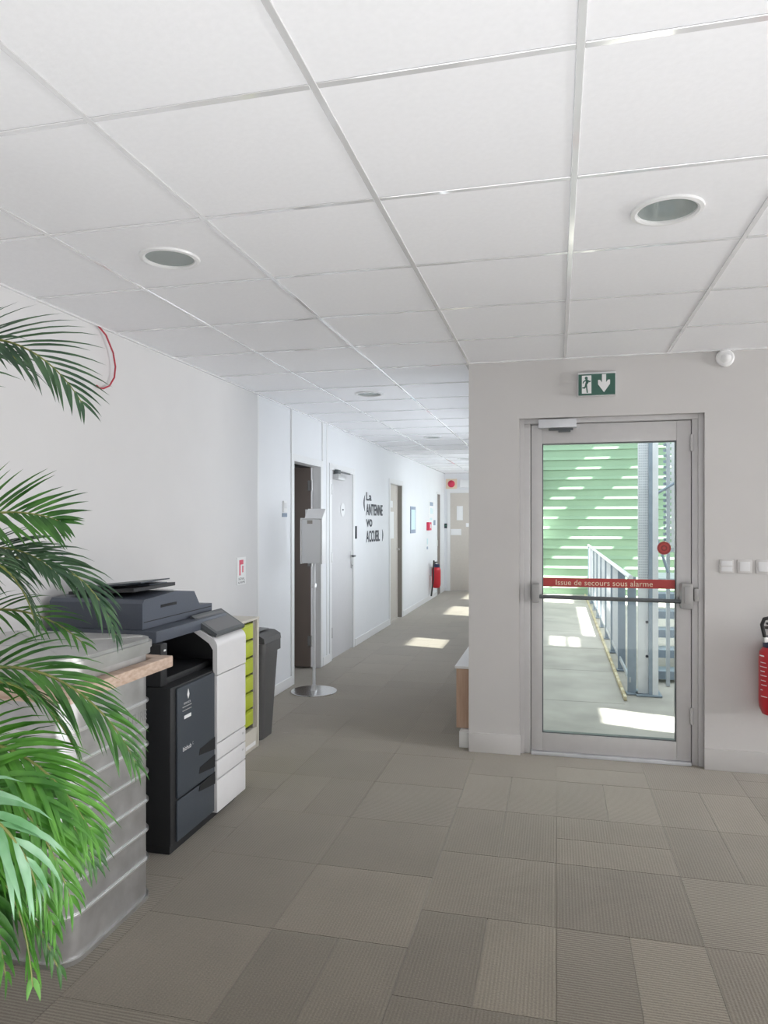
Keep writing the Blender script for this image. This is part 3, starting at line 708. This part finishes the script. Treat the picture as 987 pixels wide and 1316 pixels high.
for z in (.638, .622): B('printed_line', M['alu'], fd, -1.6303, -1.6285, 2.885, 2.965, z, z+.004)
B('label_strip', M['paper'], fd, -1.6305, -1.6285, 2.900, 2.960, .585, .600)
# white control column
wp0, wp1, WF = 3.205, 3.535, -1.622
def col_piece(z0, z1): return B('column_panel', M['offwhite'], cp, WF-.045, WF, wp0, wp1, z0, z1, bev=.006)
for z0, z1 in ((.040, .200), (.2045, .296), (.3005, .378), (.3825, .715)): col_piece(z0, z1)
arc = [(WF-.024, .7195), (WF, .7195), (WF, .855)]
for k in range(1, 8):
    a = radians(62*k/7); arc.append((WF-.05+.05*cos(a), .855+.05*sin(a)))
px, pz = arc[-1]; L_ = .145; sl = radians(152)
arc.append((px+L_*cos(sl), pz+L_*sin(sl)))
arc.append((px+L_*cos(sl)-.008, pz+L_*sin(sl)-.018)); arc.append((px-.018, pz-.026)); arc.append((WF-.024, .842))
MB().prism(arc, 'y', wp0, wp1).build('column_top', M['offwhite'], cp, smooth=25)
for z, y in ((.345, 3.50), (.258, 3.50)): B('drawer_mark', M['alu'], cp, WF-.001, WF+.0006, y-.01, y+.008, z, z+.010)
# tilted display
ux, uz = cos(sl), sin(sl); nx, nz_ = -uz*-1, 0
tpx, tpz = px+.012, pz+.004
pn = [(tpx, tpz), (tpx+.165*ux, tpz+.165*uz)]
n_ = (sin(radians(28)), cos(radians(28)))
poly = [pn[0], pn[1], (pn[1][0]+.028*n_[0], pn[1][1]+.028*n_[1]), (pn[0][0]+.018*n_[0], pn[0][1]+.018*n_[1])]
dp = MB().prism(poly, 'y', wp0+.01, wp1+.005).build('control_panel', M['darkbar'], cp, smooth=20)
q0 = Vector((poly[3][0], poly[3][1])); q1 = Vector((poly[2][0], poly[2][1])); dq = (q1-q0)
nn = Vector((-dq.y, dq.x)).normalized(); nn = nn if nn.y > 0 else -nn
a_, b_ = q0+dq*.10, q0+dq*.90
MB().prism([tuple(a_), tuple(b_), tuple(b_+nn*.0015), tuple(a_+nn*.0015)], 'y', wp0+.03, wp1-.015).build('touch_screen', M['screen'], dp, smooth=0)
# scanner and document feeder
B('scanner', M['navy2'], cp, CX0, -1.715, 2.81, 3.50, .935, .990, bev=.010)
adf = MB().prism([(2.82, .992), (2.82, 1.108), (2.835, 1.124), (3.11, 1.140), (3.285, 1.122), (3.345, 1.045), (3.475, 1.040), (3.475, .992)], 'x', CX0+.01, -1.79).build('document_feeder', M['navy2'], cp, smooth=20)
B('feeder_slot', M['groove'], adf, -1.7905, -1.788, 2.97, 3.11, 1.075, 1.088)
B('feeder_seam', M['groove'], adf, -1.7905, -1.789, 2.83, 3.47, 1.022, 1.026)
tr = MB().prism([(-2.20, 1.135), (-1.86, 1.155), (-1.86, 1.172), (-2.20, 1.150)], 'y', 2.86, 3.22).build('feeder_tray', M['black'], adf, smooth=0)
MB().prism([(-2.19, 1.155), (-1.85, 1.192), (-1.85, 1.198), (-2.19, 1.164)], 'y', 2.90, 3.15).build('tray_flap', M['navy'], adf, smooth=0)
MB().box(-2.05, -1.88, 3.02, 3.18, 1.168, 1.176, bev=.002).build('tray_guide', M['navy2'], adf)
t = MB().prism([(3.10, 1.1445), (3.285, 1.1265), (3.285, 1.1285), (3.10, 1.1465)], 'x', -1.99, -1.80).build('paper_sheet', M['paper'], None)
tag(t, 'white sheet of paper lying on the copier document feeder', 'paper')

# ---------------------------------------------------------------- drawer cabinet and bin
dc = thing('drawer_cabinet', (-2.1, 4.05, 0), 'beige metal cabinet with lime green drawers behind the copier', 'cabinet')
X0, XF = -2.30, -1.915
for nm, a in (('side_panel', (X0, XF+.012, 3.74, 3.76, .0, .835)), ('side_panel', (X0, XF+.012, 4.325, 4.352, .0, .835)), ('top_panel', (X0, XF+.014, 3.735, 4.356, .835, .850)), ('back_panel', (X0, X0+.012, 3.76, 4.325, .03, .835))):
    B(nm, M['beige'], dc, *a, bev=.003)
B('runner_post', M['beigedark'], dc, XF-.03, XF-.002, 4.285, 4.325, .10, .835)
B('carcass_back', M['dark'], dc, X0+.02, XF-.03, 3.765, 4.284, .10, .830)
for k in range(6):
    z0 = .165+.111*k
    d = B('drawer', M['lime'], dc, XF-.03, XF+.004, 3.768, 4.280, z0, z0+.098, bev=.006)
    B('drawer_lip', M['lime'], d, XF+.004, XF+.014, 3.80, 4.25, z0+.080, z0+.094, bev=.003)
pl = B('plinth', M['beige'], dc, XF-.03, XF+.010, 3.762, 4.322, .0, .135, bev=.004)
B('plinth_label', M['paper'], pl, XF+.010, XF+.0112, 4.15, 4.30, .025, .050)
tb = thing('waste_bin', (-2.09, 4.60, 0), 'tall dark grey swing-top waste bin between drawer cabinet and open door', 'bin')
def taper(mb, x0, x1, y0, y1, z0, X0_, X1_, Y0_, Y1_, z1, r=.04, n=5):
    a = [(x, y, z0) for x, y in rrect(x0, x1, y0, y1, r, n)]; b = [(x, y, z1) for x, y in rrect(X0_, X1_, Y0_, Y1_, r, n)]; k = len(a)
    mb.add(a+b, [tuple(range(k))[::-1], tuple(range(k, 2*k))]+[(i, (i+1) % k, k+(i+1) % k, k+i) for i in range(k)]); return mb
taper(MB(), -2.24, -1.93, 4.45, 4.66, 0, -2.27, -1.90, 4.42, 4.70, .60).build('body', M['bin'], tb)
rim = taper(MB(), -2.28, -1.885, 4.405, 4.715, .585, -2.28, -1.885, 4.405, 4.715, .655).build('rim', M['bin'], tb)
hd = MB(); hd.prism([(-2.275, .655), (-1.89, .655), (-1.895, .69), (-1.94, .715), (-2.08, .725), (-2.22, .715), (-2.27, .69)], 'y', 4.415, 4.705).build('lid', M['bin'], tb, smooth=50)
MB().prism([(-2.20, .722), (-1.98, .722), (-1.96, .728), (-2.08, .735), (-2.20, .730)], 'y', 4.46, 4.66).build('swing_flap', M['bag'], tb, smooth=40)

# ---------------------------------------------------------------- leaflet / gel stand in the corridor
sx, sy = -2.045, 5.85
ls = thing('display_stand', (sx, sy, 0), 'white pedestal dispenser on a round steel foot in front of the open door', 'stand')
MB().lathe([(.198, 0), (.200, .004), (.198, .009), (.03, .013)], (sx, sy, 0), 48).build('foot_disc', M['chrome'], ls)
MB().tube([(sx, sy, .012), (sx, sy, 1.12)], .0135, 14).build('pole', M['acrylic'], ls)
MB().lathe([(.022, 0), (.022, .03), (.016, .04)], (sx, sy, .90), 16).build('clamp_ring', M['alu'], ls)
MB().lathe([(.03, .012), (.024, .03), (.018, .06)], (sx, sy, 0), 16).build('pole_socket', M['alu'], ls)
ba = radians(-20)
tray = MB().box(sx-.10, sx-.088, sy-.075, sy+.03, 1.11, 1.505, bev=.003).box(sx-.088, sx+.10, sy+.018, sy+.03, 1.11, 1.58, bev=.003).box(sx+.088, sx+.10, sy-.075, sy+.018, 1.11, 1.50, bev=.003).build('back_housing', M['trim'], ls)
B('front_cover', M['acrylic'], ls, sx-.086, sx+.086, sy-.075, sy+.016, 1.115, 1.495, bev=.008)
MB().prism([(sy-.075, 1.50), (sy+.018, 1.585), (sy+.018, 1.497), (sy-.07, 1.497)], 'x', sx-.06, sx+.10).build('hood', M['trim'], ls)
B('sensor_mouth', M['beigedark'], ls, sx-.035, sx+.012, sy-.077, sy-.0735, 1.455, 1.485, bev=.0)

# ---------------------------------------------------------------- low casing on the corridor side
lc = thing('low_casing', (XC-.04, 5.3, 0), 'low beech casing with white top tucked behind the wall corner', 'cabinet')
B('end_panel', M['beech'], lc, XC-.098, XC-.002, 4.700, 4.718, .108, .500)
B('front_panel', M['beech'], lc, XC-.098, XC-.084, 4.718, 6.3, .108, .500)
B('top_board', M['trim'], lc, XC-.108, XC-.002, 4.690, 6.31, .500, .518, bev=.003)
B('plinth_board', M['trim'], lc, XC-.070, XC-.002, 4.715, 6.3, 0, .107)

# ---------------------------------------------------------------- outside the glazed door
walk = struct(MB().box(-.345, 7.5, YW+.20, YE+.4, -.10, -.004).build('floor_walkway', M['concrete'], smooth=0))
wo = MB()   # concrete bays of the walkway
for k in range(8):
    y0 = YW+.20+k*1.27; o = B('paving_bay', M['concrete'], walk, -.343, .535, y0+.004, min(y0+1.266, YE-.17), -.004, .0)
eg = thing('edge_strip', (.55, 9.6, 0), 'weathered yellowish kerb strip along the walkway', 'kerb')
for k in range(6):
    y0 = 6.15+k*1.42; B('kerb_piece', M['rust'], eg, .537, .562, y0, y0+1.41, 0, .035, bev=.004)
# green ribbed cladding, one board per rib
gw = struct(MB().box(-.9, 7.5, YE-.10, YE, -.1, 6.4).build('wall_green', M['green'], smooth=0))
# keep the corridor end clear of the outside wall
yb = YE-.10
pr = [(yb, 0), (yb-.004, .0), (yb-.05, .135), (yb-.05, .137), (yb, .135)]
src = None
for k in range(31):
    z0 = .115+.2*k
    if src is None:
        # face, undercut ledge, sloped facet: profile in (y, z)
        src = MB().prism([(0, 0), (-.008, 0), (-.008, .004), (-.046, .006), (-.046, .010), (-.008, .070), (-.008, .197), (0, .197)], 'x', -.32, 7.4).build('cladding_board', M['green'], None, smooth=0)
        src.parent = gw; src.location = (0, yb, z0)
    else:
        o = bpy.data.objects.new('cladding_board', src.data); C.objects.link(o); o.parent = gw; o.location = (0, yb, z0)
# guard rail
gr = thing('guard_rail', (.62, 10, 0), 'galvanised guard rail with upright bars along the walkway edge', 'railing')
MB().tube([(.61, 6.35, 1.0), (.61, 14.7, 1.0)], .021, 10).build('handrail', M['galvpale'], gr)
B('bottom_bar', M['galv'], gr, .603, .617, 6.4, 14.7, .10, .14)
posts = [6.42+.985*k for k in range(9)]
for y in posts:
    p_ = MB().box(.590, .660, y-.007, y+.007, .012, 1.0).build('post', M['steelblue'], gr)
    B('base_plate', M['steelblue'], p_, .580, .700, y-.05, y+.05, 0, .012, bev=.002)
bsrc = None
for a, b in zip(posts[1:], posts[2:]+[14.7]):
    for k in range(1, 9):
        y = a+(b-a)*k/9
        if bsrc is None: bsrc = MB().box(-.006, .006, -.006, .006, .14, .985).build('baluster', M['galvpale'], gr, origin=(0, 0, 0)); bsrc.location = Vector((.61, y, 0))-gr.location
        else: inst(bsrc, 'baluster', gr, (.61, y, 0))
# steel column of the outside stair
sc_ = thing('stair_column', (.75, 6.42, 0), 'tall galvanised steel column with perforated plate outside the door', 'column')
B('perforated_plate', M['galvpale'], sc_, .672, .757, 6.40, 6.406, 0, 4.6)
B('web', M['steelblue'], sc_, .757, .786, 6.36, 6.52, .0, 4.6)
B('flange', M['galvpale'], sc_, .786, .832, 6.36, 6.372, .0, 4.6); B('flange', M['galvpale'], sc_, .74, .83, 6.508, 6.52, 0, 4.6)
B('foot_plate', M['steelblue'], sc_, .655, .86, 6.33, 6.56, 0, .012)
hs = MB()
for i in range(5):
    for k in range(150):
        hs.box(.680+.016*i, .686+.016*i, 6.3985, 6.4, .95+.022*k, .959+.022*k)
tag(hs.build('perforation', M['steelblue'], sc_, smooth=0), None, None, None, 'stuff')
mb = MB()
for z in (.33, .62, .95): mb.lathe([(.012, 0), (.012, -.012), (.006, -.016)], (.745, 6.40, z), 8, 'y')
mb.build('bolt', M['ink'], sc_)
# stair flight and landing
sf = thing('steel_staircase', (1.35, 7.3, 0), 'open steel staircase with grating treads right of the column', 'stairs')
tsrc = None
for k in range(5):
    z, y = .10+.155*k, 6.95+.24*k
    if tsrc is None:
        tsrc = MB().box(-.46, .46, 0, .23, -.035, 0).box(-.46, .46, -.004, .0, -.075, 0).build('tread', M['steelblue'], sf, origin=(0, 0, 0)); tsrc.location = Vector((1.36, y, z))-sf.location
    else: inst(tsrc, 'tread', sf, (1.36, y, z))
for x in (.885, 1.825):
    MB().prism([(6.85, 0), (7.0, 0), (8.16, .74), (8.16, .86), (8.0, .86), (6.85, .12)], 'x', x, x+.012).build('stringer', M['steelblue'] if x > 1 else M['galv'], sf, smooth=0)
B('landing', M['galv'], sf, 1.05, 1.83, 8.16, 9.1, .82, .86)
for x in (1.06, 1.78):
    B('landing_leg', M['galv'], sf, x, x+.05, 9.0, 9.05, 0, .82)
# perforated guard screen of the stair: frame, mesh and braces
ss = thing('stair_screen', (1.15, 6.80, 0), 'bluish metal mesh screen guarding the steel staircase', 'screen')
B('screen_post', M['galv'], ss, .955, .985, 6.78, 6.82, 0, 4.4); B('screen_post', M['galv'], ss, 1.79, 1.82, 6.78, 6.82, 0, 4.4)
for z in (1.2, 2.3, 3.4, 4.36): B('screen_rail', M['galv'], ss, .985, 1.79, 6.785, 6.815, z, z+.04)
mb = MB()
for k in range(56):
    z = 1.26+.055*k; mb.box(.985, 1.79, 6.797, 6.801, z, z+.028)
for k in range(18): mb.box(1.0+.045*k, 1.024+.045*k, 6.801, 6.805, 1.24, 4.36)
tag(mb.build('mesh', M['galvpale'], ss, smooth=0), None, None, None, 'stuff')
mb = MB()
for k in range(60): mb.box(.930, .955, 6.795, 6.803, 1.25+.05*k, 1.275+.05*k)
tag(mb.build('sawtooth_edge', M['steelblue'], ss, smooth=0), None, None, None, 'stuff')
MB().tube([(.86, 6.72, 1.35), (.96, 6.72, 1.02)], .012, 8).build('brace', M['steelblue'], ss)
MB().tube([(.86, 6.72, 1.72), (1.12, 6.72, 1.88)], .012, 8).build('brace', M['steelblue'], ss)
# added unseen panels that shade the walkway, with gaps shaping the sun patches (q = height of the ray where it meets x = 0)
op = MB(); XO = 7.6
def shade(q0, q1, y0, y1): op.box(XO, XO+.06, y0+AZ*XO, y1+AZ*XO, q0+1.19*XO, q1+1.19*XO)
shade(2.15, 6.5, 3, 16)                  # everything above the upper gap
shade(.905, 1.54, 3, 16)
shade(-.95, -.34, 12.8, 16)
shade(1.54, 2.15, 3, 7.3)
shade(-.34, .905, 3, 8.70); shade(-.34, .905, 9.42, 13.3)
shade(.15, .905, 8.7, 9.42); shade(-.34, -.30, 8.7, 9.42); shade(-.12, -.10, 8.7, 9.42)
shade(-.66, -.34, 3, 5.5); shade(-.66, -.34, 5.95, 9.6); shade(-.66, -.645, 9.6, 12.8)
shade(-1.10, -.66, 3, 5.5); shade(-1.10, -.66, 5.95, 12.8)
shade(-6.0, -1.10, 3, 13.5)
struct(op.build('sun_mask_panels', M['concrete'], smooth=0))

# ---------------------------------------------------------------- palm in the left foreground
CS, SN = cos(YAW), sin(YAW)
def at(u, v, d):
    """point seen at photo pixel (u, v), d metres in front of the lens"""
    r, zz = (u-493.5)/913.9*d, H+(670-v)/913.9*d
    return Vector((r*CS-d*SN, r*SN+d*CS, zz))
palm = thing('potted_palm', (-1.62, 1.28, 0), 'green feathery palm in a grey pot in front of the zinc container', 'plant')
px_, py_ = -1.62, 1.28
MB().lathe([(.13, 0), (.14, .01), (.18, .30), (.185, .32), (.17, .32), (.165, .28)], (px_, py_, 0), 28).build('pot', M['pot'], palm)
MB().lathe([(.001, .281), (.165, .281), (.165, .27), (.001, .27)], (px_, py_, 0), 24).build('soil', M['soil'], palm)
def bez(p, t):
    if len(p) == 2: return p[0].lerp(p[1], t)
    return bez([a.lerp(b, t) for a, b in zip(p, p[1:])], t)
def frond(ctrl, n, ln, wd, m, droop=.5, splay=55, start=.12, r0=.006, stem_to=None, seed=0, roll=45):
    rnd = random.Random(seed)
    pts = [bez(ctrl, k/24) for k in range(25)]
    root = pts if stem_to is None else [stem_to, stem_to.lerp(pts[0], .5)+Vector((0, 0, .03))]+pts
    rad = [r0*(1-.8*k/(len(root)-1)) for k in range(len(root))]
    f = MB().tube(root, rad, 6).build('frond', M['stem'], palm)
    mb = MB()
    for k in range(n):
        t = start+(1-start)*(k+.5)/n
        p = bez(ctrl, t); tg = (bez(ctrl, min(1, t+.02))-bez(ctrl, max(0, t-.02))).normalized()
        sd_ = tg.cross(Vector((0, 0, 1)))
        sd_ = sd_.normalized() if sd_.length > .1 else Vector((1, 0, 0))
        up = sd_.cross(tg).normalized()
        ro = radians(roll*(1-.25*t)); sd_, up = sd_*cos(ro)+up*sin(ro), up*cos(ro)-sd_*sin(ro)
        env = (0.45+.55*sin(pi*min(1, t*.9+.1)))*(1 if t < .8 else 1-.35*(t-.8)/.2)
        for s in (-1, 1):
            an = radians(splay*(1-.42*t)+rnd.uniform(-7, 7))
            L = ln*env*rnd.uniform(.85, 1.12)
            d0 = (tg*cos(an)+sd_*s*sin(an)+up*rnd.uniform(.0, .18)).normalized()
            wv = d0.cross(up).normalized()
            q = p.copy(); vs = []; ns = 5; dd = d0.copy()
            for i in range(ns+1):
                a = i/ns; hwid = wd*.5*(.35+.65*min(1, a*4))*(1-a**2.2)
                fold = up*(hwid*.35)
                vs += [q-wv*hwid+fold, q, q+wv*hwid+fold]
                dd = (dd+Vector((0, 0, -droop*.42*(.4+a)))).normalized(); q = q+dd*(L/ns)
            fs = []
            for i in range(ns):
                b = 3*i; fs += [(b, b+1, b+4, b+3), (b+1, b+2, b+5, b+4)]
            mb.add(vs, fs)
    l = mb.build('leaflets', m, f, smooth=60); l['kind'] = 'stuff'
crown = Vector((px_, py_, .55))
mb = MB()
stems = []
for k, (dx, dy, hgt) in enumerate(((.0, .0, .95), (.06, .05, .8), (-.05, .04, .85), (.05, -.05, .7), (-.03, -.06, .6))):
    MB().tube([(px_+dx*.5, py_+dy*.5, .27), (px_+dx*.8, py_+dy*.8, .27+hgt*.5), (px_+dx*1.3, py_+dy*1.3, .27+hgt)], [.017, .013, .010], 8).build('stem', M['stem'], palm)
    stems.append(Vector((px_+dx*1.3, py_+dy*1.3, .27+hgt)))
# control points are photo pixels at a depth from the lens
def A(*l): return [at(*q) for q in l]
K, G_, BR, PA = M['leaf_dark'], M['leaf_mid'], M['leaf_bright'], M['leaf_pale']
FR = [   # control points, leaflets per side, leaflet length, width, material, droop, splay, stem
 (((-150, 540, 1.75), (-90, 400, 1.70), (40, 405, 1.70), (108, 522, 1.72)), 24, .21, .0115, K, .22, 52, 0),
 (((-170, 640, 1.80), (-110, 440, 1.75), (-40, 400, 1.72), (30, 470, 1.72)), 18, .20, .011, K, .30, 55, 0),
 (((-160, 760, 1.62), (-90, 640, 1.60), (40, 650, 1.62), (80, 672, 1.64)), 24, .17, .012, G_, .15, 58, 1),
 (((-150, 800, 1.66), (-80, 690, 1.64), (20, 680, 1.64), (75, 740, 1.64)), 24, .15, .011, K, .20, 56, 1),
 (((-140, 800, 1.70), (-40, 690, 1.70), (110, 680, 1.74), (150, 822, 1.78)), 28, .15, .011, K, .45, 38, 2),
 (((-120, 760, 1.55), (-60, 690, 1.55), (20, 700, 1.55), (45, 800, 1.56)), 24, .17, .011, K, .55, 50, 2),
 (((-130, 850, 1.72), (-60, 770, 1.72), (40, 760, 1.72), (110, 830, 1.74)), 22, .13, .010, G_, .35, 45, 2),
 (((-120, 930, 1.55), (-20, 800, 1.55), (120, 860, 1.58), (176, 985, 1.62)), 30, .19, .013, G_, .42, 36, 1),
 (((-130, 960, 1.50), (-60, 840, 1.48), (40, 850, 1.48), (95, 960, 1.50)), 28, .20, .014, G_, .55, 48, 3),
 (((-140, 1010, 1.42), (-50, 910, 1.40), (60, 950, 1.40), (125, 1085, 1.44)), 32, .20, .015, BR, .42, 42, 3),
 (((-130, 1060, 1.50), (-50, 960, 1.50), (60, 980, 1.50), (122, 1110, 1.52)), 30, .19, .014, G_, .5, 42, 3),
 (((-140, 1060, 1.36), (-60, 960, 1.34), (40, 990, 1.34), (92, 1160, 1.38)), 32, .19, .015, BR, .5, 42, 4),
 (((-140, 1110, 1.40), (-60, 1010, 1.38), (30, 1040, 1.38), (70, 1200, 1.40)), 28, .18, .015, BR, .6, 40, 4),
 (((-140, 1040, 1.26), (-70, 1010, 1.22), (20, 1030, 1.22), (50, 1150, 1.26)), 12, .17, .018, PA, .6, 36, 4),
 (((-120, 1140, 1.36), (-40, 1060, 1.34), (30, 1100, 1.34), (42, 1268, 1.36)), 26, .15, .014, BR, .8, 36, 4),
 (((-120, 1160, 1.42), (-60, 1080, 1.40), (10, 1090, 1.40), (78, 1252, 1.42)), 24, .14, .013, G_, .8, 36, 4),
 (((-130, 1180, 1.34), (-70, 1090, 1.32), (-10, 1110, 1.32), (8, 1262, 1.34)), 22, .14, .014, G_, .7, 40, 4),
]
for i_, (cp_, n_, ln_, wd_, m_, dr_, sp_, st_) in enumerate(FR):
    frond(A(*cp_), n_ if i_ < 5 else int(n_*.8), ln_, wd_*(1.1 if i_ < 5 else .92), m_, dr_, sp_, .08, roll=(-48, 35, -55, -30, -50, 40, -40, -50, 30, -35, -45, -55, -30, -50, 35, -40, -50, 40, -35, 45)[i_], stem_to=stems[st_], seed=i_+1)
